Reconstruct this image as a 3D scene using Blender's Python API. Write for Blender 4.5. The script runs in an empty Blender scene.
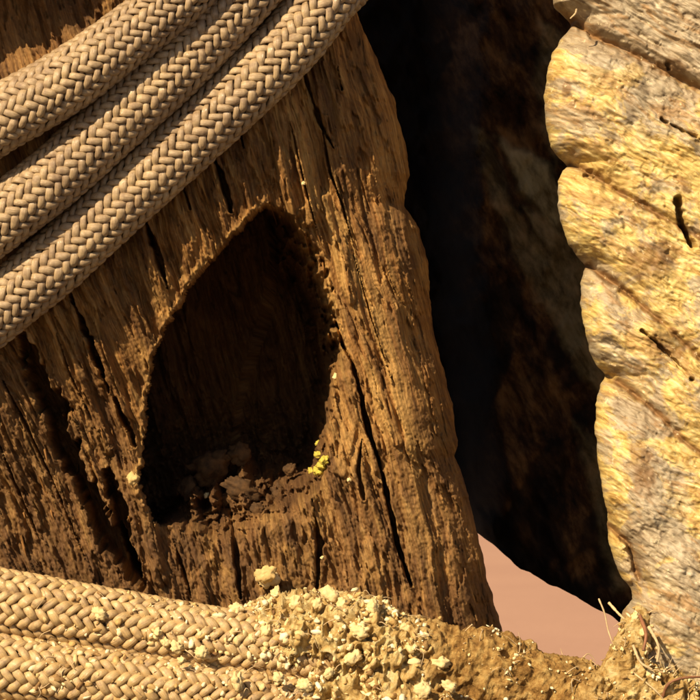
import bpy, math, random
import numpy as np
from mathutils import Vector, Matrix
random.seed(7); RNG = np.random.default_rng(7)
scene = bpy.context.scene
C = scene.collection

# ------------------------------------------------------------------ camera, sky, sun, exposure
CAM_D = 30.0
cam = bpy.data.cameras.new('camera'); camo = bpy.data.objects.new('camera', cam); C.objects.link(camo)
camo.location = (0, -CAM_D, 0); camo.rotation_euler = (math.radians(90), 0, 0)
cam.sensor_width = 36; cam.lens = 36*CAM_D/7.0; cam.clip_start = .5; cam.clip_end = 6000
cam.dof.use_dof = True; cam.dof.focus_distance = CAM_D-.1; cam.dof.aperture_fstop = 3.0
scene.camera = camo
SUN = Vector((-0.48, -0.66, 0.58)).normalized()
w = bpy.data.worlds.new('World'); scene.world = w; w.use_nodes = True
nt = w.node_tree; bg = nt.nodes['Background']; sky = nt.nodes.new('ShaderNodeTexSky')
sky.sky_type = 'NISHITA'; sky.sun_disc = False
sky.sun_elevation = math.asin(SUN.z); sky.sun_rotation = math.atan2(SUN.x, SUN.y)
nt.links.new(sky.outputs[0], bg.inputs[0]); bg.inputs[1].default_value = 0.05
sl = bpy.data.lights.new('sun', 'SUN'); sl.energy = 5.0; sl.angle = math.radians(.5); sl.color = (1.0, .80, .54)
so = bpy.data.objects.new('sun', sl); C.objects.link(so); so.location = SUN*40
so.rotation_euler = SUN.to_track_quat('Z', 'Y').to_euler()
vs = scene.view_settings; vs.view_transform = 'Standard'; vs.look = 'None'; vs.gamma = 1; vs.exposure = 0.6

# ------------------------------------------------------------------ helpers
def X(px): return (px-350.0)/100.0
def Z(py): return (350.0-py)/100.0

def _hash(ix, iy, iz, seed):
    h = (ix.astype(np.uint32)*np.uint32(374761393) + iy.astype(np.uint32)*np.uint32(668265263)
         + iz.astype(np.uint32)*np.uint32(2147483647) + np.uint32((seed*974711) & 0xffffffff))
    h = (h ^ (h >> np.uint32(13)))*np.uint32(1274126177)
    h = (h ^ (h >> np.uint32(16)))*np.uint32(2246822519)
    h = h ^ (h >> np.uint32(15))
    return (h & np.uint32(0xffffff)).astype(np.float32)/np.float32(0xffffff)*2-1
def vn(x, y, z=None, seed=0):
    """smooth value noise in -1..1"""
    x = np.asarray(x, np.float32); y = np.asarray(y, np.float32)
    x, y = np.broadcast_arrays(x, y)
    xi = np.floor(x); yi = np.floor(y); fx = x-xi; fy = y-yi
    fx = fx*fx*(3-2*fx); fy = fy*fy*(3-2*fy)
    xi = xi.astype(np.int64); yi = yi.astype(np.int64)
    if z is None:
        zi = np.zeros_like(xi)
        a = _hash(xi, yi, zi, seed); b = _hash(xi+1, yi, zi, seed); c = _hash(xi, yi+1, zi, seed); d = _hash(xi+1, yi+1, zi, seed)
        return (a+(b-a)*fx)*(1-fy)+(c+(d-c)*fx)*fy
    z = np.asarray(z, np.float32); zi = np.floor(z); fz = z-zi; fz = fz*fz*(3-2*fz); zi = zi.astype(np.int64)
    def lay(k):
        a = _hash(xi, yi, k, seed); b = _hash(xi+1, yi, k, seed); c = _hash(xi, yi+1, k, seed); d = _hash(xi+1, yi+1, k, seed)
        return (a+(b-a)*fx)*(1-fy)+(c+(d-c)*fx)*fy
    return lay(zi)*(1-fz)+lay(zi+1)*fz
def fbm(x, y, z=None, seed=0, o=4, g=.5):
    s = 0; a = 1; t = 0
    for k in range(o):
        f = 2.03**k
        s = s+a*vn(x*f+k*7.3, y*f+k*3.1, None if z is None else z*f, seed+k*17); t += a; a *= g
    return s/t
def ridge(x, y, seed=0, o=3):
    s = 0; a = 1; t = 0
    for k in range(o):
        f = 2.1**k
        s = s+a*(1-np.abs(vn(x*f+k*5.7, y*f, None, seed+31*k))*2); t += a; a *= .5
    return s/t
def sstep(a, b, x):
    t = np.clip((x-a)/(b-a), 0, 1); return t*t*(3-2*t)
def polydist(px, py, pts, closed=False, vals=None):
    """distance to a polyline and the value interpolated along it"""
    n = len(pts); best = np.full(px.shape, 1e9, np.float32); bv = np.zeros(px.shape, np.float32)
    for i in range(n if closed else n-1):
        ax, ay = pts[i][:2]; bx, by = pts[(i+1) % n][:2]
        dx, dy = bx-ax, by-ay; L = dx*dx+dy*dy
        t = np.clip(((px-ax)*dx+(py-ay)*dy)/L, 0, 1)
        d = np.hypot(px-ax-t*dx, py-ay-t*dy)
        m = d < best; best = np.where(m, d, best)
        if vals is not None: bv = np.where(m, vals[i]+(vals[(i+1) % n]-vals[i])*t, bv)
    return best, bv
def inside(px, py, pts):
    r = np.zeros(px.shape, bool); n = len(pts)
    for i in range(n):
        ax, ay = pts[i][:2]; bx, by = pts[(i+1) % n][:2]
        if ay == by: continue
        c = ((ay > py) != (by > py)) & (px < (bx-ax)*(py-ay)/(by-ay)+ax)
        r ^= c
    return r
def mesh_np(name, co, faces, mat, parent=None, uv=None, smooth=True, attrs=None):
    """co (n,3), faces (m,4) or (m,3) arrays -> one mesh object"""
    me = bpy.data.meshes.new(name); co = np.asarray(co, np.float32); faces = np.asarray(faces, np.int32)
    k = faces.shape[1]
    me.vertices.add(len(co)); me.vertices.foreach_set('co', co.ravel())
    me.loops.add(faces.size); me.loops.foreach_set('vertex_index', faces.ravel())
    me.polygons.add(len(faces)); me.polygons.foreach_set('loop_start', np.arange(0, faces.size, k, dtype=np.int32))
    me.polygons.foreach_set('use_smooth', np.full(len(faces), smooth))
    if uv is not None:
        l = me.uv_layers.new(name='grain'); l.data.foreach_set('uv', np.asarray(uv, np.float32)[faces.ravel()].ravel())
    for an, av in (attrs or {}).items():
        a = me.attributes.new(an, 'FLOAT', 'POINT'); a.data.foreach_set('value', np.asarray(av, np.float32).ravel())
    me.update(calc_edges=True); me.validate()
    if mat: me.materials.append(mat)
    o = bpy.data.objects.new(name, me); C.objects.link(o)
    if parent: o.parent = parent
    return o
def grid_faces(nr, nc, wrap=False):
    r = np.arange(nr-1)[:, None]; c = np.arange(nc if wrap else nc-1)[None, :]; c2 = (c+1) % nc
    return np.stack([r*nc+c, r*nc+c2, (r+1)*nc+c2, (r+1)*nc+c], -1).reshape(-1, 4)
def tag(o, label=None, cat=None, group=None, kind=None):
    if label: o['label'] = label
    if cat: o['category'] = cat
    if group: o['group'] = group
    if kind: o['kind'] = kind
    return o
def empty(name, loc=(0, 0, 0)):
    o = bpy.data.objects.new(name, None); C.objects.link(o); o.location = loc; o.empty_display_size = .2; return o
def adopt(child, root):
    child.parent = root; child.matrix_parent_inverse = Matrix.Translation(-root.location)
def spline(pts, n):
    """Catmull-Rom through pts (k,d) -> n samples evenly along the length"""
    P = np.asarray(pts, float); P = np.vstack([2*P[0]-P[1], P, 2*P[-1]-P[-2]])
    out = []
    for i in range(1, len(P)-2):
        t = np.linspace(0, 1, 40, endpoint=False)[:, None]
        a, b, c, d = P[i-1], P[i], P[i+1], P[i+2]
        out.append(.5*((2*b)+(-a+c)*t+(2*a-5*b+4*c-d)*t**2+(-a+3*b-3*c+d)*t**3))
    out.append(P[-2][None]); Q = np.vstack(out)
    L = np.r_[0, np.cumsum(np.linalg.norm(np.diff(Q[:, :3], axis=0), axis=1))]
    s = np.linspace(0, L[-1], n)
    return np.stack([np.interp(s, L, Q[:, k]) for k in range(Q.shape[1])], 1), L[-1]
def frames(Q):
    T = np.gradient(Q, axis=0); T /= np.linalg.norm(T, axis=1)[:, None]
    N = np.zeros_like(Q); n = np.array([0, -1., 0]); 
    for i in range(len(Q)):
        n = n-T[i]*np.dot(n, T[i]); n /= np.linalg.norm(n); N[i] = n
    return T, N, np.cross(T, N)

# ------------------------------------------------------------------ materials
class NT:
    def __init__(s, name):
        s.m = bpy.data.materials.new(name); s.m.use_nodes = True; s.t = s.m.node_tree
        s.b = s.t.nodes['Principled BSDF']; s.out = s.t.nodes['Material Output']
    def n(s, typ, **kw):
        x = s.t.nodes.new('ShaderNode'+typ)
        for k, v in kw.items():
            if k in x.inputs: x.inputs[k].default_value = v
            else: setattr(x, k, v)
        return x
    def l(s, a, b): s.t.links.new(a, b)
    def uv(s, sc):
        u = s.n('UVMap', uv_map='grain'); m = s.n('Mapping'); s.l(u.outputs[0], m.inputs[0]); m.inputs['Scale'].default_value = sc; return m.outputs[0]
    def ob(s, sc):
        u = s.n('TexCoord'); m = s.n('Mapping'); s.l(u.outputs['Object'], m.inputs[0]); m.inputs['Scale'].default_value = sc; return m.outputs[0]
    def noise(s, vec, scale, detail=5, rough=.6, dist=0):
        x = s.n('TexNoise'); s.l(vec, x.inputs['Vector']); x.inputs['Scale'].default_value = scale
        x.inputs['Detail'].default_value = detail; x.inputs['Roughness'].default_value = rough; x.inputs['Distortion'].default_value = dist
        return x.outputs['Fac']
    def ramp(s, fac, stops):
        r = s.n('ValToRGB'); s.l(fac, r.inputs[0]); e = r.color_ramp.elements
        while len(e) < len(stops): e.new(.5)
        for i, (p, c) in enumerate(stops): e[i].position = p; e[i].color = (*c, 1) if len(c) == 3 else c
        return r.outputs[0]
    def mix(s, f, a, b, mode='MIX'):
        x = s.n('Mix', data_type='RGBA', blend_type=mode)
        for v, i in ((f, 0), (a, 6), (b, 7)):
            if hasattr(v, 'is_linked') or hasattr(v, 'links'): s.l(v, x.inputs[i])
            else: x.inputs[i].default_value = v if i == 0 else (*v, 1)
        return x.outputs[2]
    def math(s, op, a, b=0.0):
        x = s.n('Math', operation=op)
        for i, v in enumerate((a, b)):
            if hasattr(v, 'links'): s.l(v, x.inputs[i])
            else: x.inputs[i].default_value = v
        return x.outputs[0]
    def attr(s, name): return s.n('Attribute', attribute_name=name).outputs['Fac']
    def bump(s, h, strength=.5, dist=.02, prev=None):
        x = s.n('Bump'); x.inputs['Strength'].default_value = strength; x.inputs['Distance'].default_value = dist
        s.l(h, x.inputs['Height'])
        if prev: s.l(prev, x.inputs['Normal'])
        return x.outputs[0]
    def fin(s, col, rough=.8, nrm=None, spec=.3):
        if hasattr(col, 'links'): s.l(col, s.b.inputs['Base Color'])
        else: s.b.inputs['Base Color'].default_value = (*col, 1)
        if hasattr(rough, 'links'): s.l(rough, s.b.inputs['Roughness'])
        else: s.b.inputs['Roughness'].default_value = rough
        s.b.inputs['Specular IOR Level'].default_value = spec
        if nrm: s.l(nrm, s.b.inputs['Normal'])
        return s.m

# uv of wood meshes is in units (100 px of the photo = 1): u across the grain, v along it
def mat_post():
    s = NT('old_brown_wood')
    fine = s.noise(s.uv((34, 2.4, 1)), 1, 7, .75, .35)
    hair = s.noise(s.uv((75, 4.0, 1)), 1, 4, .7, .3)
    mid = s.noise(s.uv((7, .8, 1)), 1, 4, .6, .6)
    blot = s.noise(s.uv((2.2, 1.3, 1)), 1, 6, .65, .5)
    speck = s.noise(s.uv((15, 5.5, 1)), 1, 6, .7, .8)
    c1 = s.ramp(fine, [(.31, (.035, .013, .004)), (.42, (.17, .075, .018)), (.53, (.42, .21, .055)), (.66, (.70, .43, .15))])
    c2 = s.ramp(mid, [(.34, (.05, .02, .006)), (.5, (.27, .12, .028)), (.64, (.60, .33, .10))])
    c = s.mix(.45, c1, c2)
    g = s.ramp(speck, [(.33, (.035, .018, .008)), (.52, (.19, .095, .032)), (.64, (.36, .21, .08)), (.76, (.50, .34, .15))])
    c = s.mix(s.math('MULTIPLY', s.attr('rot'), .6), c, g)
    c = s.mix(s.ramp(blot, [(.48, (0, 0, 0)), (.62, (.75, .75, .75))]), c, s.mix(.5, c, (.05, .025, .012)))
    c = s.mix(s.attr('decay_shade'), c, s.mix(.6, c, (.075, .034, .014)))
    c = s.mix(s.attr('ochre'), c, s.ramp(fine, [(.3, (.28, .14, .035)), (.6, (.60, .36, .11))]))
    h = s.math('ADD', fine, s.math('MULTIPLY', speck, .5))
    nr = s.bump(hair, .8, .018, s.bump(h, .8, .03))
    c = s.mix(s.ramp(hair, [(.34, (.45, .45, .45)), (.5, (0, 0, 0))]), c, (.06, .025, .008))
    return s.fin(c, .72, nr, .3)
def mat_beam():
    s = NT('pale_yellow_weathered_wood')
    fine = s.noise(s.uv((15, 4.5, 1)), 1, 6, .7, .8)
    patch = s.noise(s.uv((2.4, 1.5, 1)), 1, 8, .72, .6)
    speck = s.noise(s.ob((15, 15, 15)), 1, 6, .7)
    brown = s.noise(s.uv((5, 1.3, 1)), 1.0, 6, .7, .9)
    yel = s.ramp(fine, [(.30, (.20, .10, .025)), (.41, (.44, .28, .075)), (.54, (.66, .485, .165)), (.70, (.80, .67, .34))])
    gry = s.ramp(fine, [(.30, (.10, .075, .05)), (.44, (.25, .20, .14)), (.58, (.38, .32, .235)), (.74, (.56, .49, .38))])
    f = s.math('ADD', s.ramp(patch, [(.48, (0, 0, 0)), (.55, (.9, .9, .9))]), s.attr('grey'))
    f = s.math('MINIMUM', f, 1.0)
    c = s.mix(s.math('MULTIPLY', f, .85), yel, gry)
    c = s.mix(s.ramp(brown, [(.53, (0, 0, 0)), (.60, (.65, .65, .65))]), c, (.33, .18, .06))
    c = s.mix(s.attr('stain_shade'), c, (.20, .10, .03))
    c = s.mix(s.ramp(speck, [(.60, (0, 0, 0)), (.70, (.75, .75, .75))]), c, (.86, .74, .44))
    nr = s.bump(s.math('ADD', fine, s.math('MULTIPLY', speck, .8)), .45, .025)
    return s.fin(c, .62, nr, .35)
def mat_rear():
    s = NT('shaded_dark_wood')
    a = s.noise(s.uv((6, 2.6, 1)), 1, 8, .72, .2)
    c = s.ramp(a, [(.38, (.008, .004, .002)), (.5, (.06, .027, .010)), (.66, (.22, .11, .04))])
    c = s.mix(s.attr('shade_blotch'), c, (.008, .005, .003))
    c = s.mix(s.attr('pale'), c, s.ramp(a, [(.36, (.22, .15, .06)), (.52, (.62, .50, .25)), (.7, (.72, .62, .38))]))
    return s.fin(c, .85, s.bump(a, .6, .05), .2)
def mat_strand(name, tintA, tintB):
    s = NT(name)
    yarn = s.noise(s.uv((30, 2.5, 1)), 1, 4, .7, .3)
    big = s.noise(s.ob((1.6, 1.6, 1.6)), 1, 4, .6)
    dirt = s.noise(s.ob((9, 9, 9)), 1, 5, .7)
    c = s.mix(s.ramp(big, [(.35, (0, 0, 0)), (.65, (1, 1, 1))]), tintA, tintB)
    c = s.mix(s.ramp(yarn, [(.35, (.45, .45, .45)), (.6, (0, 0, 0))]), c, (.20, .115, .055))
    c = s.mix(s.ramp(dirt, [(.46, (0, 0, 0)), (.66, (.7, .7, .7))]), c, (.17, .095, .045))
    return s.fin(c, s.ramp(dirt, [(.38, (.17,)*3), (.52, (.55,)*3)]), s.bump(yarn, .6, .012), .65)
def mat_crumb(name, stops, rough=.7):
    s = NT(name)
    oi = s.n('NewGeometry').outputs['Random Per Island']
    a = s.noise(s.ob((14, 14, 14)), 1, 5, .7)
    f = s.math('ADD', s.math('MULTIPLY', oi, .6), s.math('MULTIPLY', a, .4))
    return s.fin(s.ramp(f, stops), rough, s.bump(a, .6, .03), .3)
def mat_crust():
    s = NT('matted_crumb_crust')
    a = s.noise(s.ob((7, 7, 7)), 1, 8, .75, .3); b = s.noise(s.ob((2.2, 2.2, 2.2)), 1, 5, .6)
    pale = s.ramp(a, [(.34, (.26, .15, .05)), (.45, (.58, .38, .13)), (.56, (.78, .60, .27)), (.7, (.88, .76, .46))])
    dull = s.ramp(a, [(.34, (.13, .06, .016)), (.48, (.36, .195, .055)), (.62, (.60, .39, .13))])
    c = s.mix(s.attr('dull'), pale, dull)
    c = s.mix(s.ramp(b, [(.52, (0, 0, 0)), (.66, (.45, .45, .45))]), c, (.20, .11, .035))
    return s.fin(c, .92, s.bump(s.math('ADD', a, s.math('MULTIPLY', s.noise(s.ob((30, 30, 30)), 1, 5, .7), .5)), 1.0, .06), .12)
def mat_plain(name, col, rough=.7, var=.35, sc=10):
    s = NT(name); a = s.noise(s.ob((sc, sc, sc)), 1, 5, .65)
    return s.fin(s.mix(s.ramp(a, [(.35, (1, 1, 1)), (.65, (0, 0, 0))]), col, tuple(v*(1-var) for v in col)), rough, s.bump(a, .5, .02), .3)
def mat_ground():
    s = NT('pale_red_earth'); a = s.noise(s.ob((.12, .12, .12)), 1, 6, .6); b = s.noise(s.ob((2, 2, 2)), 1, 5, .7)
    c = s.ramp(a, [(.3, (.46, .262, .175)), (.7, (.50, .29, .192))])
    c = s.mix(s.ramp(b, [(.3, (.2, .2, .2)), (.7, (0, 0, 0))]), c, (.34, .19, .12))
    return s.fin(c, .9, s.bump(b, .3, .1), .1)
M_POST = mat_post(); M_BEAM = mat_beam(); M_REAR = mat_rear()
M_ROPE = mat_strand('tan_braided_cord', (.53, .385, .205), (.38, .27, .15))
M_ROPE2 = mat_strand('golden_tan_braided_cord', (.66, .46, .21), (.54, .365, .15))
M_CORE = mat_plain('cord_core', (.08, .045, .02))
M_CRUMB = mat_crumb('pale_crumb', [(.2, (.18, .09, .03)), (.4, (.52, .34, .12)), (.6, (.76, .60, .30)), (.8, (.86, .76, .52))])
M_CRUST = mat_crust()
M_LICH = mat_plain('yellow_lichen', (.62, .50, .07), .7, .4, 25)
M_OCHRE = mat_plain('ochre_resin', (.66, .46, .18), .6, .3, 14)
M_FIBRE = mat_plain('pale_fibre', (.62, .45, .24), .6, .4, 8)
M_FIBRED = mat_plain('brown_fibre', (.30, .13, .06), .6, .4, 8)
M_DARKW = mat_plain('dark_broken_wood', (.10, .05, .025), .8, .5, 8)

# ------------------------------------------------------------------ ground
g = mesh_np('ground', [(-2500, -400, -12), (2500, -400, -12), (2500, 5000, -12), (-2500, 5000, -12)], [(0, 1, 2, 3)], mat_ground(), smooth=False)
tag(g, kind='structure')
def build_bounce_blocker():
    # unseen dark slab added below to cut light bounced up from the ground
    n = 60; xs = np.linspace(-60, 60, n); ys = np.linspace(-70, 45, n); x, y = np.meshgrid(xs, ys)
    z = -11.6+.35*fbm(x/6, y/6, seed=701, o=4); edge = np.minimum.reduce([x+60, 60-x, y+70, 45-y]); z = np.where(edge < .5, -12.3, z)
    o = mesh_np('bounce_blocker_slab', np.stack([x, y, z], -1).reshape(-1, 3), grid_faces(n, n), mat_plain('dark_blocker', (.05, .042, .036), .9, .5, 1.5)); tag(o, kind='structure')
build_bounce_blocker()

# ------------------------------------------------------------------ hollow post on the left
EDGE = [(-900, 290), (-260, 300), (-100, 325), (0, 352), (15, 358), (45, 374), (70, 385), (92, 397), (112, 399), (140, 406), (170, 412), (192, 409), (202, 407), (225, 420), (260, 430),
        (300, 433), (330, 434), (360, 440), (385, 450), (410, 458), (440, 462), (460, 460), (480, 466), (510, 475), (540, 483), (590, 495), (630, 505), (700, 522), (1600, 700)]
HOLE = [(266, 206, 8), (256, 214, 6), (246, 229, 4), (232, 237, 4), (212, 263, 4), (190, 288, 4), (183, 305, 3), (168, 324, 3), (163, 338, 3), (153, 358, 3), (151, 380, 3), (147, 395, 3), (146, 420, 3), (143, 445, 3), (141, 476, 3), (146, 506, 4), (157, 527, 5),
        (185, 530, 50), (215, 540, 85), (250, 538, 100), (290, 520, 85), (320, 478, 26), (328, 440, 20), (335, 400, 24), (336, 350, 30), (338, 310, 46), (324, 268, 54), (304, 235, 44), (284, 212, 18)]
CRACKS = [  # points, half width, depth
    ([(336, 322), (343, 345), (352, 362), (362, 400), (368, 430), (378, 458), (386, 490), (392, 520), (400, 552), (412, 588)], 2.6, .55),
    ([(76, 296), (86, 328), (97, 352), (110, 392)], 4.2, .7),
    ([(28, 338), (38, 375), (52, 405), (62, 440), (78, 475), (92, 505), (112, 545), (138, 585)], 12, .8),
    ([(105, 470), (116, 505), (124, 540), (140, 590)], 9, .8),
    ([(116, 398), (124, 420), (135, 446)], 4.5, .5),
    ([(150, 224), (157, 245), (163, 262), (170, 290)], 3.6, .6),
    ([(216, 160), (224, 178), (230, 198), (233, 214)], 3.2, .45),
    ([(186, 190), (194, 212)], 2, .2),
    ([(240, 128), (246, 152)], 2.0, .25),
    ([(302, 66), (312, 100), (322, 128), (334, 150)], 2.6, .35),
    ([(322, 128), (330, 172), (342, 205), (352, 240)], 1.3, .2),
    ([(338, 70), (342, 92)], 3, .25),
    ([(290, 120), (306, 190), (318, 235)], 1.2, .15),
    ([(352, 250), (372, 320), (392, 380)], 1.1, .12),
    ([(362, 440), (358, 470), (364, 500)], 3.2, .2),
    ([(0, 440), (20, 500), (36, 540)], 1.6, .16),
    ([(8, 380), (30, 430), (60, 500), (84, 560)], 1.4, .15),
    ([(172, 540), (182, 570), (190, 600)], 3, .2),
    ([(228, 520), (236, 560), (240, 600)], 3.5, .22),
    ([(312, 500), (320, 545), (316, 590)], 3.5, .22),
    ([(60, 330), (72, 372), (88, 410)], 1.3, .15)]
STRIPS = [([(100, 345), (118, 400), (132, 455), (150, 520), (158, 580)], 9, .10), ([(60, 310), (76, 350), (92, 400), (108, 450)], 7, .08),
          ([(345, 250), (360, 320), (378, 380), (398, 440)], 7, .07), ([(325, 200), (340, 255), (352, 300)], 6, .06),
          ([(262, 100), (280, 160), (296, 215)], 6, .06), ([(345, 380), (350, 430), (340, 470)], 9, .05)]
def build_post():
    rows = np.r_[np.arange(-900, -260, 40), np.arange(-260, -12, 12), np.arange(-12, 640, .92), np.arange(640, 720, 4), np.arange(720, 1560, 30)]
    ed = np.array(EDGE, float); edge = np.interp(rows, ed[:, 0], ed[:, 1])
    q = np.r_[np.arange(0, 14, .55), np.arange(14, 520, .9), np.arange(520, 760, 12)]
    nr = len(rows)
    er = edge+2.2*fbm(rows/14, rows*0, seed=5, o=4)+3*vn(rows/45, rows*0, seed=9)
    px = er[:, None]-q[None, :]; py = np.repeat(rows[:, None], len(q), 1)
    # grain coordinates
    slope = .26+.16*sstep(260, 0, px)*sstep(200, 420, py)
    u = px-slope*(py-300)+7*fbm(px/90, py/130, seed=3, o=3); v = py+0*px
    q2 = np.repeat(q[None, :], nr, 0)
    line = py+.75*px
    # rounded right edge, face leaning over a little
    R = 90.0
    t = np.clip(1-q2/R, 0, 1); y = .95*(1-np.sqrt(np.clip(1-t*t, 0, 1)))
    Rl = np.clip((q2-560)/200, 0, 1); y += 1.6*Rl**2
    y += .0009*(py-300).clip(-400, 400)*1.0-.50*sstep(560, 335, line)*sstep(400, 230, px)*(.55+.45*sstep(20, 130, py))
    y -= .42*sstep(345, 150, line)
    y += .10*fbm(px/85, py/170, seed=11, o=3)
    amp = sstep(0, 25, q2)*.8+.2
    # wood fibre relief
    u = u+1.6*fbm(px/15, py/34, seed=22, o=2)
    loc = .55+.75*sstep(-.35, .4, fbm(px/38, py/75, seed=23, o=2))
    y -= amp*loc*(.042*ridge(u/17, v/170, seed=21, o=3)+.030*fbm(u/6.5, v/60, seed=25, o=4)+.013*vn(u/2.0, v/18, seed=33))
    pl = fbm(u/15, v/85, seed=26, o=5, g=.55); y -= amp*(.055*sstep(.04, .10, pl)-.06*sstep(-.22, -.30, pl))   # plates of wood left standing and torn-out slots
    amp = amp*(.35+.65*sstep(230, 300, line))
    chippy = sstep(230, 300, line)*sstep(330, 250, px)*sstep(360, 260, py)+.5*sstep(120, 60, px)
    y -= chippy*(.030*vn(u/3.2, v/11, seed=41)+.018*vn(u/1.6, v/6, seed=42))
    rot = np.clip(sstep(400, 490, py)*(1-.35*sstep(330, 420, px))+sstep(370, 420, px)*sstep(240, 120, py)*.9+sstep(180, 30, px)*sstep(330, 430, py), 0, 1)
    y -= rot*(.060*fbm(u/11+.8*vn(px/16, py/20, seed=54), v/34, seed=51, o=5, g=.6)+.016*vn(u/3.0, v/7, seed=52)) + .008*vn(px/1.5, py/2.2, seed=53)
    y -= sstep(60, 10, q2)*.02*fbm(px/5, py/5, seed=57, o=3)
    for pts, wd, dp in STRIPS:
        d, _ = polydist(px, py, pts); d = d+2*vn(px/7, py/16, seed=61)
        y -= dp*sstep(wd, wd*.45, d)
    for i, (pts, wd, dp) in enumerate(CRACKS):
        n = len(pts); vals = [(.35 if k in (0, n-1) else 1) for k in range(n)]
        d, tp = polydist(px, py, pts, vals=vals); ww = wd*tp*(1+.45*vn(px/9, py/13, seed=70+i)+.25*vn(px/3, py/5, seed=90+i))
        d = d+wd*.35*vn(px/5, py/12, seed=110+i)
        y += dp*sstep(1, .5, d/np.maximum(ww, .3))
        y -= .035*sstep(3.5, 1, np.abs(d/np.maximum(ww, .3)-1.6)*2)*.6
    # hollow
    dist, wv = polydist(px, py, HOLE, closed=True, vals=[h[2] for h in HOLE]); ins = inside(px, py, HOLE)
    sd = np.where(ins, dist, -dist)+2.0*vn(px/5, py/7, seed=130)+1.3*vn(px/2.2, py/3.5, seed=132)+1.2*vn(px/13, py/15, seed=131)
    soft = sstep(14, 40, wv); sd = sd+soft*(16*fbm(px/24, py/22, seed=134, o=4, g=.6)+4)
    wv = wv*(1+.25*vn(px/10, py/30, seed=133))
    hd = np.clip(sd/np.maximum(wv, 2), 0, 1)
    prof = hd**1.15*(1.4-.4*hd)
    rib = .16*ridge(u/26, v/240, seed=135, o=3)+.12*fbm(px/22, py/30, seed=136, o=4)+.04*fbm(px/6, py/10, seed=137, o=3)
    y += prof*(3.0-1.2*sstep(420, 500, py))+sstep(0, .35, hd)*rib-sstep(0, .2, hd)*sstep(380, 470, py)*(.34*fbm(px/18, py/13, seed=143, o=5, g=.6)+.12*np.abs(fbm(px/7, py/6, seed=144, o=3))+.07*vn(px/3.5, py/3.2, seed=145))
    # lumps of rotten wood on the floor of the hollow
    for (cx, cy, rx, ry, hh) in ((214, 468, 34, 20, .8), (246, 486, 12, 16, .35), (196, 500, 30, 16, .5), (275, 455, 18, 34, .35), (300, 420, 14, 50, .25), (232, 505, 26, 12, .25)):
        e = ((px-cx)/rx)**2+((py-cy)/ry)**2; y -= hh*np.exp(-e*1.4)*(1+.3*fbm(px/7, py/7, seed=139, o=3))*sstep(0, .5, hd)
    # raised bright lip of splintered wood along the left rim
    lip = np.exp(-((sd+3.2)/2.6)**2)*(wv < 9)*sstep(540, 500, py)
    y -= lip*np.clip(.03+.07*fbm(px/4, py/8, seed=141, o=3), -.02, .1)
    decay_shade = np.clip(sstep(.0, .35, hd+.12*vn(px/8, py/8, seed=149)), 0, 1)*.95
    decay_shade = np.maximum(decay_shade, .75*sstep(175, 120, px)*sstep(470, 560, py)*sstep(.0, .5, vn(px/20, py/30, seed=150)+.4))
    decay_shade = np.maximum(decay_shade, .62*sstep(210, 90, px-.25*(py-450))*sstep(360, 470, py)*sstep(-.5, .2, fbm(px/30, py/50, seed=151, o=3)))
    decay_shade = np.maximum(decay_shade, .6*sstep(470, 560, py)*sstep(360, 440, px)*sstep(-.2, .2, fbm(px/20, py/40, seed=152, o=3)))
    decay_shade = np.maximum(decay_shade, .8*sstep(500, 545, py)*sstep(330, 290, px)*sstep(150, 190, px)*sstep(-.25, .15, fbm(px/16, py/26, seed=157, o=4)))
    decay_shade = np.maximum(decay_shade, .75*sstep(140, 90, line))  # shade under the corner rope put into the wood colour
    decay_shade = np.maximum(decay_shade, .55*sstep(.05, .22, fbm(u/22, v/80, seed=153, o=4)))
    ochre = np.clip(lip*(.5+1.2*fbm(px/5, py/9, seed=159, o=3)), 0, .8)
    ochre = np.maximum(ochre, .85*sstep(-.05, .2, fbm(u/7, v/80, seed=154, o=4))*sstep(520, 440, py)*sstep(300, 330, u)*sstep(395, 370, u))
    ochre = np.maximum(ochre, .4*sstep(.1, .3, fbm(u/6, v/40, seed=156, o=4)))
    for (cx, cy, rx, ry) in ((309, 216, 8, 13), (135, 480, 8, 14), (272, 560, 22, 42), (300, 575, 20, 30), (222, 575, 12, 20), (420, 540, 16, 24), (344, 440, 12, 60)):
        e = ((px-cx)/rx)**2+((py-cy)/ry)**2+.9*fbm(px/7, py/12, seed=155, o=4)
        ochre = np.maximum(ochre, .75*sstep(1.1, .5, e)*(1 if rx < 9 else .5))
    bump = 0
    for (cx, cy, rx, ry) in ((309, 216, 8, 13), (135, 480, 8, 14)):
        e = ((px-cx)/rx)**2+((py-cy)/ry)**2; y -= .10*sstep(1.4, .3, e+.5*vn(px/5, py/5, seed=158))
    ochre *= (1-decay_shade)
    Xw = X(px); Zw = Z(py); Yw = y
    und = np.clip(y, 0, 5)*sstep(0, .3, hd)*sstep(40, 8, wv)*1.35/CAM_D   # the cavity widens behind its rim
    Xw = Xw*(1+und); Zw = Zw*(1+und)
    # wrap round the side and back
    ns = 26; k = np.linspace(0, 1, ns+1)[1:]
    ang = k*math.pi/2
    sx = X(er)[:, None]-1.2*(k[None, :]**2); sy = y[:, :1]+.02+5.0*k[None, :]
    sx = sx+.05*fbm(sy*3, rows[:, None]/25, seed=160, o=3)*np.sin(k*math.pi/2)[None, :]
    nb = 6; kb = np.linspace(0, 1, nb+1)[1:]
    bx = sx[:, -1:]+(Xw[:, -1:]-sx[:, -1:])*kb[None, :]; by = sy[:, -1:]+0*kb[None, :]
    XX = np.hstack([Xw[:, ::-1], sx, bx]); YY = np.hstack([Yw[:, ::-1], sy, by]); ZZ = np.hstack([Zw[:, ::-1], np.repeat(Z(rows)[:, None], ns+nb, 1)])
    nc = XX.shape[1]
    uu = np.hstack([u[:, ::-1]/100, (u[:, :1]/100)+(sy-y[:, :1]), (u[:, :1]/100)+4+0*bx]); vv = ZZ
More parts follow.
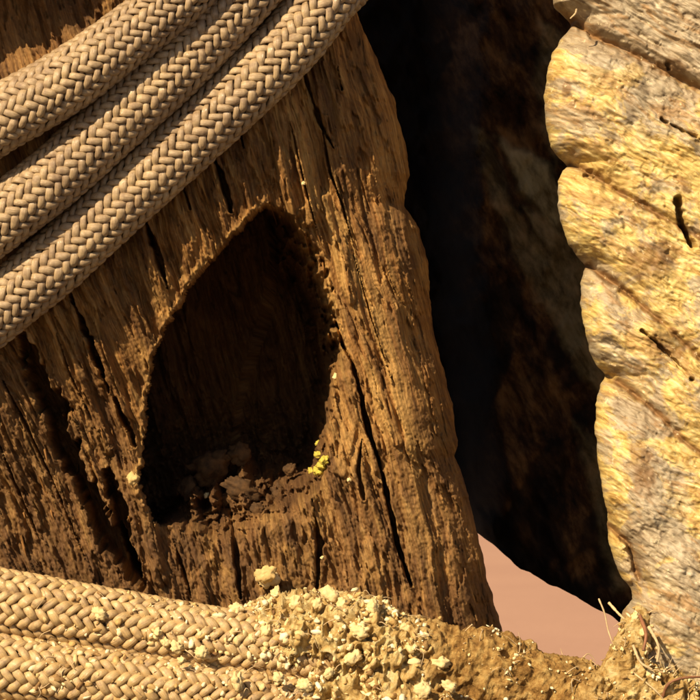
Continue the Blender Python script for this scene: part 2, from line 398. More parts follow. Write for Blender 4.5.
    ex = lambda a: np.hstack([a[:, ::-1], np.repeat(a[:, :1], ns+nb, 1)])
    co = np.stack([XX, YY, ZZ], -1).reshape(-1, 3)
    root = empty('hollow_post', (1.0, 2, -12))
    tag(root, 'old brown wooden post with a dark hollow and long cracks, bound by ropes', 'post')
    b = mesh_np('post_wood', co, grid_faces(nr, nc, True), M_POST, uv=np.stack([uu, vv], -1).reshape(-1, 2), attrs={'rot': ex(rot), 'decay_shade': ex(decay_shade), 'ochre': ex(ochre)})
    adopt(b, root)
    # top cap
    return root, (px, py, y)
POST, (gpx, gpy, gy) = build_post()
def post_y(x, z):
    i = np.argmin(np.abs(gpy[:, 0]-z)); j = np.argmin(np.abs(gpx[i]-x)); return float(gy[i, j])

# ------------------------------------------------------------------ weathered beam on the right
BEDGE = [(-800, 560), (-300, 560), (-60, 545), (0, 557), (8, 568), (15, 577), (22, 574), (32, 566), (48, 556), (62, 551), (95, 547), (125, 550), (142, 554), (153, 562), (161, 573), (167, 567), (178, 561), (200, 561), (225, 565), (243, 572),
         (255, 582), (264, 592), (270, 588), (282, 585), (305, 584), (332, 588), (352, 593), (366, 601), (376, 612), (384, 606), (398, 600), (430, 598), (465, 601), (490, 604), (515, 612), (545, 612), (560, 617), (575, 622), (592, 634), (603, 636), (615, 626), (640, 619), (660, 608), (700, 596), (760, 580), (1600, 500)]
GROOVES = [([(577, 15), (592, 32), (625, 50), (665, 72), (720, 98), (900, 180)], 7, .16), ([(573, 161), (592, 172), (620, 192), (660, 216), (720, 250), (900, 350)], 5, .13), ([(592, 264), (612, 280), (632, 296), (668, 330), (720, 378), (900, 540)], 5, .13),
           ([(612, 376), (628, 388), (650, 406), (680, 438), (720, 470), (900, 600)], 5, .10), ([(612, 528), (630, 545), (640, 580)], 4, .08)]
LOBES = [(48, 165, 547), (165, 266, 560), (266, 378, 584), (378, 600, 600)]
def build_beam():
    rows = np.r_[np.arange(-800, -300, 40), np.arange(-300, -12, 12), np.arange(-12, 712, .9), np.arange(716, 1560, 30)]; nr = len(rows)
    ed = np.array(BEDGE, float); edge = np.interp(rows, ed[:, 0], ed[:, 1])+1.3*fbm(rows/7, rows*0, seed=201, o=3)
    q = np.r_[np.arange(0, 12, .5), np.arange(12, 165, .9), np.arange(165, 420, 12)]
    q2 = np.repeat(q[None, :], nr, 0); px = edge[:, None]+q2; py = np.repeat(rows[:, None], len(q), 1)
    # grain runs down to the right
    th = math.radians(30); u = -px*math.sin(th)+py*math.cos(th); v = px*math.cos(th)+py*math.sin(th)
    u = u+6*fbm(px/60, py/60, seed=203, o=3)
    R = 46.0; t = np.clip(1-q2/R, 0, 1); y = .52*(1-np.sqrt(np.clip(1-t*t, 0, 1)))
    y += 1.8*np.clip((q2-200)/220, 0, 1)**2
    y += -.25-.0004*(py-350)
    # bulging lobes: scalloped between the grooves
    gd = np.full(px.shape, 1e9, np.float32)
    for pts, wd, dp in GROOVES:
        d, _ = polydist(px, py, pts); d0 = d; d = d+1.5*vn(px/6, py/6, seed=205)
        fade = .45+.55*sstep(90, 0, q2)
        y += dp*.8*sstep(wd*1.1, 0, d)*fade+.36*np.exp(-d/18)*fade*(.45+.55*sstep(130, 0, q2))
        gd = np.minimum(gd, d0)
    y -= .10*fbm(u/40, v/90, seed=207, o=3)
    top = sstep(15, -5, (py-(20+.5*(px-577))))    # the grey slab above the first groove
    y -= .16*top
    tf = .42+.6*top; y -= tf*(.040*fbm(u/9, v/34, seed=211, o=4)+.026*vn(u/3.2, v/14, seed=212))+.012*vn(u/2.0, v/5, seed=213)
    y -= (1-top)*(.060*fbm(px/26, py/30, seed=231, o=4, g=.42))*(.45+.55*sstep(10, 55, q2))
    pit = fbm(px/9, py/9, seed=214, o=4); y += .014*sstep(.25, .5, pit)
    y -= .010*sstep(.2, .5, fbm(px/9, py/11, seed=215, o=3))*(1-top)
    fl = fbm(u/14, v/26, seed=216, o=4); y -= .008*np.floor(fl*5)/5*(1-.5*top)   # flaking layers
    low = sstep(430, 560, py)*sstep(60, 20, q2); y -= low*.07*fbm(px/8, py/10, seed=217, o=4)
    for i, (pts, wd, dp) in enumerate([([(676, 200), (680, 218), (686, 236), (692, 246)], 4.5, .4), ([(640, 330), (665, 352), (690, 380)], 2, .15),
                      ([(588, 175), (594, 178)], 3.5, .12), ([(666, 66), (668, 70)], 2.5, .12), ([(660, 120), (700, 142)], 1.8, .12)]):
        d, _ = polydist(px, py, pts); d = d+1.4*vn(px/4, py/4, seed=230+i); y += dp*sstep(wd, wd*.3, d)
    grey = np.clip(.85*top+.55*sstep(110, 60, py)*sstep(0, 40, q2)+.9*sstep(1.15, .6, np.hypot((px-690)/62, (py-600)/60)+.35*fbm(px/14, py/14, seed=219, o=3))
                   +.55*sstep(1.1, .6, np.hypot((px-640)/24, (py-400)/55)+.4*fbm(px/9, py/14, seed=220, o=3))
                   +.6*sstep(1.1, .6, np.hypot((px-655)/36, (py-500)/60)+.5*fbm(px/10, py/12, seed=222, o=3))+.4*sstep(1.1, .6, np.hypot((px-612)/16, (py-320)/30)+.5*fbm(px/8, py/9, seed=223, o=3))+.5*sstep(1.1, .6, np.hypot((px-650)/40, (py-110)/34)+.5*fbm(px/9, py/9, seed=221, o=3)), 0, 1)
    stain_shade = .7*sstep(4.5, 1, gd+3*vn(px/7, py/7, seed=233))+.22*sstep(26, 4, gd+9*fbm(px/12, py/12, seed=234, o=3))  # crease shading put into the colour along the brown grooves
    for (cx, cy, rx, ry) in ((592, 175, 9, 5), (566, 88, 5, 12), (650, 262, 30, 22), (664, 345, 26, 18), (668, 68, 20, 10), (640, 470, 14, 34)):
        stain_shade = np.maximum(stain_shade, .7*sstep(1.15, .5, np.hypot((px-cx)/rx, (py-cy)/ry)+.5*fbm(px/8, py/8, seed=235, o=3)))
    stain_shade = np.clip(stain_shade, 0, 1)
    sm = sstep(1.15, .6, np.hypot((px-690)/62, (py-600)/60)); y -= .05*sm
    Xw, Zw = X(px), Z(py)
    ns = 24; k = np.linspace(0, 1, ns+1)[1:]
    sx = X(edge)[:, None]+(.05*k+.9*k**2)[None, :]; sy = y[:, :1]+.02+2.2*k[None, :]
    sx = sx+.03*fbm(sy*4, rows[:, None]/20, seed=225, o=3)*k[None, :]
    nb = 5; kb = np.linspace(0, 1, nb+1)[1:]
    bx = sx[:, -1:]+(Xw[:, -1:]-sx[:, -1:])*kb; by = sy[:, -1:]+0*kb[None, :]
    XX = np.hstack([Xw[:, ::-1], sx, bx]); YY = np.hstack([y[:, ::-1], sy, by]); ZZ = np.hstack([Zw[:, ::-1], np.repeat(Z(rows)[:, None], ns+nb, 1)])
    nc = XX.shape[1]; uu = np.hstack([u[:, ::-1]/100, u[:, :1]/100+0*sx, u[:, :1]/100+0*bx]); vv = np.hstack([v[:, ::-1]/100, v[:, :1]/100-(sy-y[:, :1]), v[:, :1]/100-2.2+0*bx])
    g2 = np.hstack([grey[:, ::-1], np.repeat(grey[:, :1], ns+nb, 1)])
    f = grid_faces(nr, nc, True)[:, ::-1]
    root = empty('weathered_beam', (4.5, 1, -12))
    tag(root, 'pale yellow and grey weathered timber with a scalloped left edge, brightly sunlit', 'beam')
    b = mesh_np('beam_wood', np.stack([XX, YY, ZZ], -1).reshape(-1, 3), f, M_BEAM, uv=np.stack([uu, vv], -1).reshape(-1, 2), attrs={'grey': g2, 'stain_shade': np.hstack([stain_shade[:, ::-1], np.repeat(stain_shade[:, :1], ns+nb, 1)])})
    adopt(b, root)
    return root, (px, py, y)
BEAM, (bpx, bpy_, by_) = build_beam()
def beam_y(x, z):
    i = np.argmin(np.abs(bpy_[:, 0]-z)); j = np.argmin(np.abs(bpx[i]-x)); return float(by_[i, j])

# ------------------------------------------------------------------ slanting timber in the shade behind the gap
def build_rear():
    # right side near, left side far, face turned left and down; lower end cut on a slant
    S = np.linspace(0, 1, 260); Tn = np.linspace(0, 1, 480); s, t = np.meshgrid(S, Tn)
    px = 700-430*s                                  # from behind the beam to behind the post
    cut = np.interp(px, [270, 400, 480, 520, 560, 600, 640, 700], [455, 490, 533, 568, 588, 612, 632, 660])+3*fbm(px/16, px*0, seed=301, o=3)
    py = -700+(cut+700)*t**.8
    y = 3.5+1.6*s+.25*t
    bands = .20*np.sin((px*.62-py*.30)/34+1.5*fbm(px/90, py/110, seed=303, o=3))
    y += bands-.25*fbm(px/50, py/70, seed=304, o=4)-.07*fbm(px/12, py/22, seed=305, o=3)
    y += 2.6*sstep(490-.0*py, 430, px+.10*(300-py).clip(0, 300)*0+9*fbm(py/40, px/40, seed=312, o=3)-.05*(py-200))
    y += .22*np.abs(fbm((px*.62-py*.30)/15, (px*.3+py*.62)/60, seed=313, o=4))
    k = (CAM_D+y)/CAM_D                              # the far face really is that much bigger
    wx = px+7*fbm(px/22, py/22, seed=307, o=5, g=.6); wy = py+7*fbm(px/22, py/22, seed=308, o=5, g=.6)
    band = [(520, 205), (560, 215), (610, 300), (640, 420), (640, 470), (600, 400), (560, 345), (548, 300)]
    grey = [(497, 138), (516, 150), (548, 164), (572, 214), (556, 226), (520, 190)]
    strip = [(540, 20), (572, 40), (556, 90), (556, 170), (543, 130), (536, 80)]; low = [(575, 420), (612, 450), (628, 590), (612, 590), (596, 520)]
    edge_ = [(470, 128), (486, 132), (512, 205), (540, 250), (548, 300), (538, 300), (505, 240)]
    sf = lambda P_: sstep(-5, 6, np.where(inside(wx, wy, P_), 1, -1)*polydist(wx, wy, P_, closed=True)[0])
    pale = .5*sf(grey)+.28*sf(band)+.2*sf(strip)+.22*sf(low)+.22*sf(edge_)
    y -= .12*np.clip(pale*3, 0, 1); pale = np.clip(pale, 0, .9)
    shade_blotch = np.clip(sstep(490, 440, wx-.12*(wy-200))+.8*sstep(26, 8, cut-wy+6*fbm(px/9, px*0, seed=314))+.7*sstep(.05, .2, fbm(px/45+py/160, py/60, seed=315, o=4)), 0, .93)  # gap shade put into the colour at left; also dark cut edge, blotches
    XX, ZZ = X(px)*k, Z(py)*k
    # close the body: back sheet 1.8 further
    nr, nc = XX.shape
    loopX = np.hstack([XX, XX[:, ::-6]+.6]); loopY = np.hstack([y, y[:, ::-6]+2.2]); loopZ = np.hstack([ZZ, ZZ[:, ::-6]+.25])
    n2 = loopX.shape[1]
    u = (px*.62-py*.30)/100; v = (px*.3+py*.62)/100
    uv = np.stack([np.hstack([u, u[:, ::-6]]), np.hstack([v, v[:, ::-6]])], -1).reshape(-1, 2)
    co = np.stack([loopX, loopY, loopZ], -1).reshape(-1, 3)
    f = grid_faces(nr, n2, True)
    o = mesh_np('leaning_timber', co, f, M_REAR, uv=uv, attrs={'pale': np.hstack([pale, 0*pale[:, ::-6]]), 'shade_blotch': np.hstack([shade_blotch, 0*shade_blotch[:, ::-6]])})
    # end cap
    import bmesh
    bm = bmesh.new(); bm.from_mesh(o.data); bm.verts.ensure_lookup_table()
    base = (nr-1)*n2; nb = n2-nc
    front = list(range(nc)); back = [n2-1-int(i*nb/nc) for i in range(nc)]
    for i in range(nc-1):
        ids = [base+front[i], base+front[i+1], base+back[i+1], base+back[i]]
        ids = list(dict.fromkeys(ids))
        try: bm.faces.new([bm.verts[j] for j in ids]).smooth = True
        except ValueError: pass
    bm.to_mesh(o.data); bm.free()
    tag(o, 'dark shaded timber slanting behind the gap between post and pale beam', 'timber')
    return o
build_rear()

# ------------------------------------------------------------------ braided ropes
def build_rope(pts, rad, label, group, mat, n=14, beta=47., rr=None, fuzz=1.0, name='rope'):
    """pts: (px, py, y) through the rope's axis; rad px (list per point allowed)"""
    P = [(X(a), c, Z(b), (rad if not isinstance(rad, (list, tuple)) else rad[i])/100.) for i, (a, b, c) in enumerate(pts)]
    Q, L = spline(P, 4000); R = Q[:, 3]; Q = Q[:, :3]; T, N, B = frames(Q)
    mid = Q[len(Q)//2]; root = empty(name, tuple(float(v) for v in mid)); tag(root, label, 'rope', group)
    rm = float(R.mean()); flat = .90 if mat is M_ROPE else 1.0; beta = math.radians(beta); k = math.tan(beta)/rm; pt = 2*math.pi/(n*k); hw = .5*(2*math.pi/n)*rm*math.cos(beta)*1.02; hh = hw*.62*flat
    A = hh*.90; ns = int(L/(pt/6.5)); s = np.linspace(0, L, ns)
    ring = 8; a = np.linspace(0, 2*math.pi, ring, endpoint=False)
    ca = np.sign(np.cos(a))*np.abs(np.cos(a))**.9; sa = np.sign(np.sin(a))*np.abs(np.sin(a))**.9
    idx = s/L*(len(Q)-1)
    def samp(arr, ix):
        i = np.clip(ix.astype(int), 0, len(arr)-2); f = (ix-i)
        return arr[i]*(1-f)[..., None]+arr[i+1]*f[..., None] if arr.ndim > 1 else arr[i]*(1-f)+arr[i+1]*f
    Cc, Nn, Bb, Tt, Rr = samp(Q, idx), samp(N, idx), samp(B, idx), samp(T, idx), samp(R, idx)
    for fam in (1, -1):
        for i in range(n):
            jit = .09*vn(s*4, s*0+i*3.3+fam, seed=401)+.05*vn(s*11, s*0+i*5.3+fam, seed=402)
            th = fam*k*s+2*math.pi*i/n+jit*.6
            m_ = 2*i+fam*(s*n*k/math.pi); g_ = np.clip(1.35*np.cos(math.pi/2*(m_-.5)), -1, 1)*fam
            wob = 1+.20*vn(s*6, s*0+i, seed=405+fam)
            off = A*g_
            r0 = Rr-hh*1.25-A*.4+off+.006*fuzz*vn(s*9, s*0+i*1.7, seed=407)
            er = np.cos(th)[:, None]*Nn+np.sin(th)[:, None]*Bb; et = -np.sin(th)[:, None]*Nn+np.cos(th)[:, None]*Bb
            sl = fam*k*Rr; wdir = (et-(sl/1)[:, None]*Tt) ; wdir /= np.linalg.norm(wdir, axis=1)[:, None]
            sc = Rr/rm
            # the yarn bundle puffs up where it lies on top
            puff = .80+.24*g_
            ctr = Cc+er*r0[:, None]
            # curve the flat bundle round the rope: edges drop
            W = (hw*sc*wob*(.30+.68*puff))[:, None]*ca[None, :]; H = (hh*sc*puff)[:, None]*sa[None, :]-(W**2)/(2.2*rm)
            co = ctr[:, None, :]+W[..., None]*wdir[:, None, :]+H[..., None]*er[:, None, :]
            uu = np.repeat((a/(2*math.pi))[None, :], ns, 0)+i*1.37; vv = np.repeat((s*3)[:, None], ring, 1)
            f = grid_faces(ns, ring, True)
            if fam*1 < 0: pass
            o = mesh_np('strand', co.reshape(-1, 3), f[:, ::-1], mat, uv=np.stack([uu, vv], -1).reshape(-1, 2)); adopt(o, root)
    m = 14; a = np.linspace(0, 2*math.pi, m, endpoint=False); st = np.arange(0, len(Q), 20)
    co = Q[st][:, None]+(R[st]-hh*2.1)[:, None, None]*(np.cos(a)[None, :, None]*N[st][:, None]+np.sin(a)[None, :, None]*B[st][:, None])
    o = mesh_np('core', co.reshape(-1, 3), grid_faces(len(st), m, True)[:, ::-1], M_CORE); adopt(o, root)
    return root
GT = 'ropes wrapped round the top of the post'
build_rope([(-230, 330, 1.6), (-150, 255, .1), (-60, 180, -.95), (0, 138, -1.30), (72, 98, -1.38), (132, 55, -1.36), (200, 0, -1.28), (260, -60, -1.05), (320, -130, -.4), (345, -180, .6), (320, -230, 2.0)],
           [32, 32, 32, 32, 31, 29, 28, 28, 28, 28, 28], 'sunlit tan braided rope, uppermost of the three slanting across the top left', GT, M_ROPE, n=18)
build_rope([(-230, 150, 1.6), (-150, 80, .1), (-60, 15, -1.2), (0, -30, -1.45), (60, -75, -1.45), (130, -130, -1.3), (220, -210, -.6), (290, -260, .4), (290, -280, 2.0)],
           32, 'sliver of tan braided rope in the extreme top left corner', GT, M_ROPE, n=18)
build_rope([(-230, 420, 1.6), (-150, 350, .2), (-60, 278, -.65), (0, 232, -.98), (60, 187, -1.06), (115, 138, -1.08), (170, 88, -1.06), (215, 42, -1.0), (262, -12, -.88), (320, -90, -.3), (360, -140, .6), (340, -190, 2.0)],
           31, 'middle of the three slanting tan braided ropes, half shaded by the rope above', GT, M_ROPE, n=18)
build_rope([(-230, 500, 1.6), (-150, 430, .2), (-60, 360, -.50), (0, 314, -.66), (60, 266, -.74), (120, 211, -.79), (180, 157, -.82), (238, 104, -.82), (288, 54, -.74), (330, 0, -.55), (370, -50, .05), (385, -90, 1.0), (360, -130, 2.0)],
           32, 'lowest of the three slanting tan braided ropes, lying directly on the cracked wood', GT, M_ROPE, n=18)
GB = 'ropes along the foot of the picture'
build_rope([(-200, 570, 1.2), (-120, 580, .1), (-50, 590, -.22), (0, 598, -.30), (100, 616, -.34), (200, 634, -.34), (300, 648, -.32), (400, 668, -.3), (500, 690, -.1), (580, 715, .6)],
           33, 'golden braided rope against the foot of the hollow post, uppermost of the lower ropes', GB, M_ROPE2, n=16, beta=48.)
build_rope([(-200, 640, 1.2), (-120, 646, .0), (-50, 654, -.35), (0, 661, -.44), (100, 674, -.48), (200, 688, -.48), (300, 704, -.46), (400, 722, -.42), (500, 745, -.2), (580, 770, .5)],
           33, 'golden braided rope in the bottom left corner, below the one touching the post', GB, M_ROPE2, n=16, beta=48.)
build_rope([(-200, 700, 1.0), (-120, 708, -.1), (-50, 717, -.40), (0, 724, -.50), (100, 737, -.54), (200, 752, -.54), (300, 768, -.52), (400, 786, -.48)],
           33, 'lowest golden braided rope, only its top edge showing at the bottom left corner', GB, M_ROPE2, n=16, beta=48.)

# ------------------------------------------------------------------ crusted mound of wood crumbs over the lower ropes
def lumpy(pts, seed, name, dullf, amp=1.0, side=140):
    P = [(X(a), c, Z(b), r/100.) for (a, b, c, r) in pts]
    Q, L = spline(P, int(side*L0(P))); R = Q[:, 3]; Q = Q[:, :3]; T, N, B = frames(Q)
    m = 170; a = np.linspace(0, 2*math.pi, m, endpoint=False)
    er = np.cos(a)[None, :, None]*N[:, None]+np.sin(a)[None, :, None]*B[:, None]
    co = Q[:, None]+R[:, None, None]*er
    x, y, z = co[..., 0], co[..., 1], co[..., 2]
    d = .15*fbm(x*2.2, y*2.2, z*2.2, seed=seed, o=3)+.075*fbm(x*7, y*7, z*7, seed=seed+3, o=3)
    dd = 1-.8*np.clip(dullf(x*100+350, 350-z*100), 0, 1)
    b = fbm(x*10, y*10, z*10, seed=seed+5, o=2); d = d+dd*(.13*(1-np.abs(b)*2)+.03*np.abs(vn(x*30, y*30, z*30, seed=seed+9)))+.03*fbm(x*16, y*16, z*16, seed=seed+12, o=4, g=.65)
    co = co+er*(d*amp*np.clip(R/.3, .3, 1)[:, None])[..., None]
    dl = np.clip(dullf(x*100+350, 350-z*100)+.25*fbm(x*3, y*3, z*3, seed=seed+11, o=3), 0, 1)
    o = mesh_np(name, co.reshape(-1, 3), grid_faces(len(Q), m, True)[:, ::-1], M_CRUST, attrs={'dull': dl})
    nr_ = np.repeat(er.reshape(-1, 3), 1, 0)
    return o, co.reshape(-1, 3), nr_
def L0(P):
    P = np.array(P)[:, :3]; return float(np.linalg.norm(np.diff(P, axis=0), axis=1).sum())
DF = lambda x, y: sstep(385, 450, x)*sstep(640, 560, x)*.9
C1, c1, n1 = lumpy([(215, 640, -.1, 10), (250, 640, -.16, 24), (300, 638, -.22, 35), (350, 643, -.30, 39), (400, 657, -.34, 40), (450, 668, -.32, 38), (500, 672, -.3, 37), (550, 696, -.28, 38), (600, 722, -.25, 44), (660, 745, -.2, 46), (720, 750, 0, 40)], 501, 'crumb_crust', DF)
C2, c2, n2 = lumpy([(285, 706, -.42, 14), (330, 704, -.5, 32), (390, 708, -.55, 36), (450, 722, -.55, 38), (520, 745, -.5, 42), (600, 770, -.4, 46)], 541, 'crumb_crust', DF)
C3, c3, n3 = lumpy([(638, 606, -.22, 4), (634, 622, -.28, 10), (628, 645, -.32, 14), (626, 668, -.36, 19), (640, 692, -.42, 24), (672, 706, -.42, 24), (705, 716, -.42, 24), (750, 730, -.4, 30)], 571, 'crumb_crust', lambda x, y: .25+0*x)
tag(C1, 'matted crust of pale wood crumbs clinging to the rope below the hollow', 'debris crust', kind='stuff')
tag(C2, 'lower matted crust of wood crumbs at the bottom edge of the picture', 'debris crust', kind='stuff')
tag(C3, 'fibrous crumb heap wedged at the foot of the pale beam', 'debris crust', kind='stuff')

def chip_verts(rs, el=1.0):
    """a small irregular crumb: an icosphere squashed and jittered (12 verts, 20 faces)"""
    p = (1+5**.5)/2
    V = np.array([(-1, p, 0), (1, p, 0), (-1, -p, 0), (1, -p, 0), (0, -1, p), (0, 1, p), (0, -1, -p), (0, 1, -p), (p, 0, -1), (p, 0, 1), (-p, 0, -1), (-p, 0, 1)], float)/1.9
    V = V*(1+rs.uniform(-.28, .28, (12, 1)))*np.array([el, rs.uniform(.55, 1), rs.uniform(.45, .9)])
    q = rs.normal(size=4); q /= np.linalg.norm(q); w_, x_, y_, z_ = q
    M = np.array([[1-2*(y_*y_+z_*z_), 2*(x_*y_-z_*w_), 2*(x_*z_+y_*w_)], [2*(x_*y_+z_*w_), 1-2*(x_*x_+z_*z_), 2*(y_*z_-x_*w_)], [2*(x_*z_-y_*w_), 2*(y_*z_+x_*w_), 1-2*(x_*x_+y_*y_)]])
    return V@M.T
IF = np.array([(0, 11, 5), (0, 5, 1), (0, 1, 7), (0, 7, 10), (0, 10, 11), (1, 5, 9), (5, 11, 4), (11, 10, 2), (10, 7, 6), (7, 1, 8), (3, 9, 4), (3, 4, 2), (3, 2, 6), (3, 6, 8), (3, 8, 9), (4, 9, 5), (2, 4, 11), (6, 2, 10), (8, 6, 7), (9, 8, 1)])
def crumbs(points, sizes, name, mat, label, smooth=False):
    cs, fs = [], []
    for i, (p, sz) in enumerate(zip(points, sizes)):
        cs.append(chip_verts(RNG, RNG.uniform(1, 1.8))*sz+p); fs.append(IF+12*i)
    o = mesh_np(name, np.vstack(cs), np.vstack(fs), mat, smooth=smooth)
    return tag(o, label, 'crumbs', kind='stuff') if label else o
def pick(co, nr, cnt, dens):
    """random surface points facing the camera or up, weighted by dens(px, py)"""
    px = co[:, 0]*100+350; py = 350-co[:, 2]*100
    w_ = dens(px, py)*(.08+sstep(-.05, .35, fbm(px/16, py/16, seed=811, o=3)))*np.clip(-nr[:, 1]*.6+nr[:, 2]*.7+.2, 0, 1)*(py < 720)*(px < 715)
    ii = RNG.choice(len(co), cnt, p=w_/w_.sum()); return co[ii]+nr[ii]*.01
d1 = lambda x, y: .10+sstep(200, 260, x)*sstep(450, 400, x)*1.0+.25*sstep(440, 480, x)
a1 = pick(c1, n1, 1000, d1); a2 = pick(c2, n2, 550, lambda x, y: .2+sstep(470, 420, x)); a3 = pick(c3, n3, 300, lambda x, y: 1+0*x)
sz = lambda n, lo, hi: lo+(hi-lo)*RNG.random(n)**2.5
A = np.vstack([a1, a2, a3]); S_ = sz(len(A), .008, .050)
S_ = np.where(A[:, 0]*100+350 > 440, S_*.55, S_)
crumbs(A, S_, 'wood_crumbs', M_CRUMB, 'countless pale yellow wood crumbs sprinkled over the crusted rope', True)
# thinner sprinkle on the braided ropes nearer the left
Ps = []
for (pts_, r_) in (([(40, 608, -.31), (100, 616, -.34), (200, 634, -.34), (300, 648, -.32)], .33), ([(60, 668, -.46), (100, 674, -.48), (200, 688, -.48), (300, 704, -.46)], .33)):
    pp = np.array(pts_, float)
    for k in range(300):
        x = 300-260*RNG.random()**1.9; ang = RNG.uniform(-.5, 1.4)
        yy = np.interp(x, pp[:, 0], pp[:, 2]); zz = np.interp(x, pp[:, 0], pp[:, 1])
        Ps.append((X(x), yy-r_*math.cos(ang)*.98, Z(zz)+r_*math.sin(ang)*.98))
crumbs(Ps, sz(len(Ps), .01, .05), 'wood_crumbs', M_CRUMB, 'fine wood crumbs scattered on the braid of the lower left ropes', True)

# larger crumbs that can be told apart
def nub(name, px, py, y, size, mat, el=1.3, seed=0, n=14, flat=.7):
    """a knobbly crumb: one closed lump with rounded nodules"""
    nr, nc = 18, 26; ph = np.linspace(.02, math.pi-.02, nr)[:, None]; th = np.linspace(0, 2*math.pi, nc, endpoint=False)[None, :]
    d = np.stack([np.sin(ph)*np.cos(th), np.sin(ph)*np.sin(th), np.cos(ph)+0*th], -1)
    q = d*2.1+seed*3.7
    r_ = .9+.6*fbm(q[..., 0], q[..., 1], q[..., 2], seed=801+seed, o=3)+.35*np.abs(vn(q[..., 0]*1.9, q[..., 1]*1.9, q[..., 2]*1.9, seed=803))
    rs = np.random.default_rng(seed*7+int(px)); sc = np.array([rs.uniform(.7, 1.15), flat, rs.uniform(.6, 1.0)])
    a = rs.uniform(0, math.pi); co = d*r_[..., None]*sc*size*.8
    co = np.stack([co[..., 0]*math.cos(a)-co[..., 2]*math.sin(a), co[..., 1], co[..., 0]*math.sin(a)+co[..., 2]*math.cos(a)], -1).reshape(-1, 3)
    f = grid_faces(nr, nc, True)[:, ::-1]
    o = mesh_np(name, co, f, mat); o.location = (X(px), y, Z(py)); return o
BIG = [(268, 580, 12, .10), (276, 596, 10, -.1), (331, 592, 12, -.45), (343, 600, 9, -.5), (318, 600, 9, -.48), (296, 600, 11, -.4), (372, 603, 10, -.55), (238, 606, 8, -.4), (404, 622, 8, -.6), (410, 640, 9, -.72), (438, 655, 11, -.72),
       (162, 626, 7, -.68), (170, 636, 6, -.7), (180, 640, 7, -.7), (206, 645, 8, -.75), (186, 652, 6, -.8), (106, 608, 8, -.68), (268, 625, 9, -.6), (254, 632, 7, -.62), (306, 676, 9, -.86), (330, 664, 8, -.8), (352, 650, 10, -.78),
       (240, 672, 10, -.85), (280, 668, 8, -.84), (384, 685, 9, -.95), (420, 680, 10, -.98), (360, 625, 9, -.75), (446, 676, 8, -.9), (398, 648, 8, -.76), (632, 614, 6, -.38), (640, 628, 7, -.44), (628, 648, 7, -.48), (644, 668, 8, -.58), (662, 684, 7, -.64)]
where = lambda x, y: ('against the foot of the post' if y < 606 and x < 400 else 'on the braided rope at lower left' if x < 235 else 'at the foot of the pale beam' if x > 600 else 'along the lower crusted mound' if y > 660 else 'on the crusted mound')
for i, (x, y, s, yy) in enumerate(BIG):
    o = nub('wood_crumb', x, y, yy, s/100., M_CRUMB, seed=i)
    wd = where(x, y)
    tot = sorted([b[0] for b in BIG if where(b[0], b[1]) == wd]); k = tot.index(x); nn = len(tot)
    NW = ['', 'second', 'third', 'fourth', 'fifth', 'sixth', 'seventh', 'eighth', 'ninth', 'tenth']
    od = 'leftmost' if k == 0 else 'rightmost' if k == nn-1 else NW[k]+' from the left'
    tag(o, 'knobbly wood crumb, '+od+' of those '+wd, 'crumb', 'larger wood crumbs '+wd)
tag(nub('bark_flake', 266, 574, -.06, .17, M_OCHRE, seed=77, flat=.3), 'tan flake standing upright against the post under the hollow', 'flake')
# yellow lichen specks on the post
def pn(x, y, off=-.03): return post_y(x, y)+off
lc = empty('lichen', (X(318), pn(318, 466), Z(466))); tag(lc, 'bright yellow lichen on the right rim of the hollow', 'lichen')
for i, (x, y, s) in enumerate([(318, 458, 5), (324, 461, 7), (322, 467, 6), (316, 473, 7), (310, 476, 5), (320, 473, 6), (316, 447, 3.5)]):
    o = nub('lobe', x, y, pn(x, y, -.10), s/100, M_LICH, seed=i, n=8); adopt(o, lc)
M_ROT = mat_plain('rotten_wood', (.11, .055, .018), .85, .7, 9)
for i, (x, y, s) in enumerate([(206, 470, 22), (236, 458, 12), (184, 494, 15), (240, 492, 16), (222, 506, 10), (276, 498, 9), (256, 512, 7), (288, 474, 8)]):
    adopt(nub('rotten_lump', x, y, min(pn(x, y, -.03), 1.1), s/80, M_ROT, seed=120+i, flat=.5), POST)
for i, (x, y, s, lb) in enumerate([(336, 377, 4.5, 'small cream chip stuck on the wood beside the long thin crack'), (304, 186, 3, 'tiny cream speck above the hollow below the slanting rope'), (134, 478, 8, 'ochre knob on the strip left of the hollow'), (349, 480, 3, 'tiny pale grain right of the yellow lichen'),
                                   (322, 559, 3, 'tiny cream grain low on the post beside the dark knot'), (202, 500, 4, 'pale fleck on the rotten floor of the hollow'), (236, 487, 7, 'rounded brown lump on the floor of the hollow')]):
    tag(nub('wood_chip', x, y, pn(x, y, -.04), s/100, M_OCHRE if i in (2, 6) else M_CRUMB, seed=40+i, n=7), lb, 'chip')

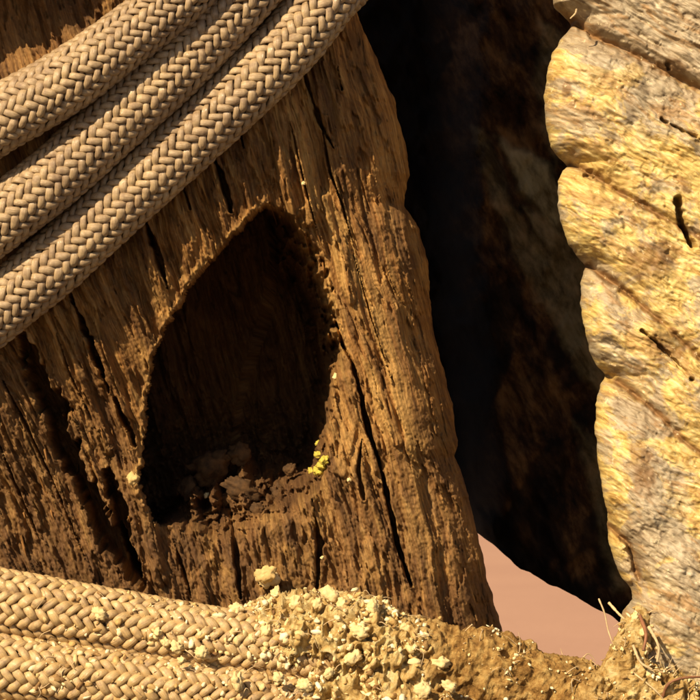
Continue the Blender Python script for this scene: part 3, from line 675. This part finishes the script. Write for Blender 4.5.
# ------------------------------------------------------------------ splinters along the post (parts) and fibres
def tube(name, pts, r0, r1, mat, m=6, n=18):
    Q, L = spline(pts, n); T, N, B = frames(Q); a = np.linspace(0, 2*math.pi, m, endpoint=False)
    r = np.linspace(r0, r1, n)*(1+.2*RNG.uniform(-1, 1, n))
    co = Q[:, None]+r[:, None, None]*(np.cos(a)[None, :, None]*N[:, None]+np.sin(a)[None, :, None]*B[:, None])
    return mesh_np(name, co.reshape(-1, 3), grid_faces(n, m, True)[:, ::-1], mat)
M_SPL = M_FIBRE
for i in range(36):
    if i < 20:
        x = RNG.uniform(140, 330); y = RNG.uniform(120, 300)
        if inside(np.array([x]), np.array([y]), HOLE)[0]: continue
    else: x = RNG.uniform(5, 130); y = RNG.uniform(340, 560)
    l = RNG.uniform(8, 24); dx = .28*l+RNG.normal()*1.2
    p0 = (X(x), pn(x, y, -.01), Z(y)); p1 = (X(x+dx/2), pn(x+dx/2, y+l/2, -.035), Z(y+l/2)); p2 = (X(x+dx), pn(x+dx, y+l, -.02), Z(y+l))
    adopt(tube('splinter', [p0, p1, p2], .012, .003, M_POST, 5, 8), POST)
HAIRS = [([(598, 598, -.1), (603, 612, -.2), (606, 628, -.25), (612, 645, -.3), (616, 655, -.3)], 1.0, 'short pinkish fibre curling up at the left of the beam foot', 0),
         ([(608, 602, -.1), (616, 611, -.2), (623, 618, -.3), (628, 625, -.35)], 1.5, 'thick cream fibre end sticking out by the beam foot', 0),
         ([(610, 655, -.3), (630, 668, -.62), (650, 684, -.72), (662, 700, -.7)], 1.2, 'pale fibre running down the crumb heap', 0),
         ([(655, 690, -.7), (660, 676, -.76), (672, 670, -.78), (688, 669, -.74), (702, 671, -.6)], 1.6, 'brown curved fibre arching across the bottom right corner', 1),
         ([(636, 612, -.4), (640, 628, -.6), (637, 644, -.66)], 2.2, 'stubby brown fibre stuck upright in the crumb heap', 1),
         ([(644, 622, -.5), (652, 640, -.62), (650, 655, -.7)], 2.0, 'stubby pale fibre among the crumbs of the heap', 0),
         ([(628, 640, -.55), (634, 655, -.66), (645, 662, -.7)], 1.8, 'short pale fibre bent over the middle of the heap', 0),
         ([(575, 12, -.2), (573, 17, -.3), (568, 22, -.3)], 1.2, 'tiny pale fibre hanging at the top notch of the beam edge', 0)]
for pts, r, lb, d in HAIRS:
    o = tube('fibre', [(X(a), c, Z(b)) for a, b, c in pts], r/100, r/160, M_FIBRED if d else M_FIBRE, 7, 20); tag(o, lb, 'fibre')

# loose fibres tangled in the debris
def loose():
    cs, fs, off = [], [], 0
    for k in range(260):
        i = RNG.integers(len(A)); p = A[i].copy()
        if RNG.random() < .35: p = np.array(Ps[RNG.integers(len(Ps))])
        d = RNG.normal(size=3)*np.array([1, .35, .6]); d /= np.linalg.norm(d); l = RNG.uniform(.06, .24)
        q = [p+np.array([0, -.01, 0]), p+d*l*.5+RNG.normal(size=3)*.025+np.array([0, -.02, .02]), p+d*l]
        Q, L = spline(q, 8); T, N, B = frames(Q); a = np.linspace(0, 2*math.pi, 4, endpoint=False); rr = np.linspace(.006, .0025, 8)*RNG.uniform(.6, 1.4)
        co = Q[:, None]+rr[:, None, None]*(np.cos(a)[None, :, None]*N[:, None]+np.sin(a)[None, :, None]*B[:, None])
        cs.append(co.reshape(-1, 3)); fs.append(grid_faces(8, 4, True)[:, ::-1]+off); off += 32
    o = mesh_np('loose_fibres', np.vstack(cs), np.vstack(fs), M_FIBRE); tag(o, 'fine loose fibres tangled among the crumbs on the lower ropes', 'fibres', kind='stuff')
loose()
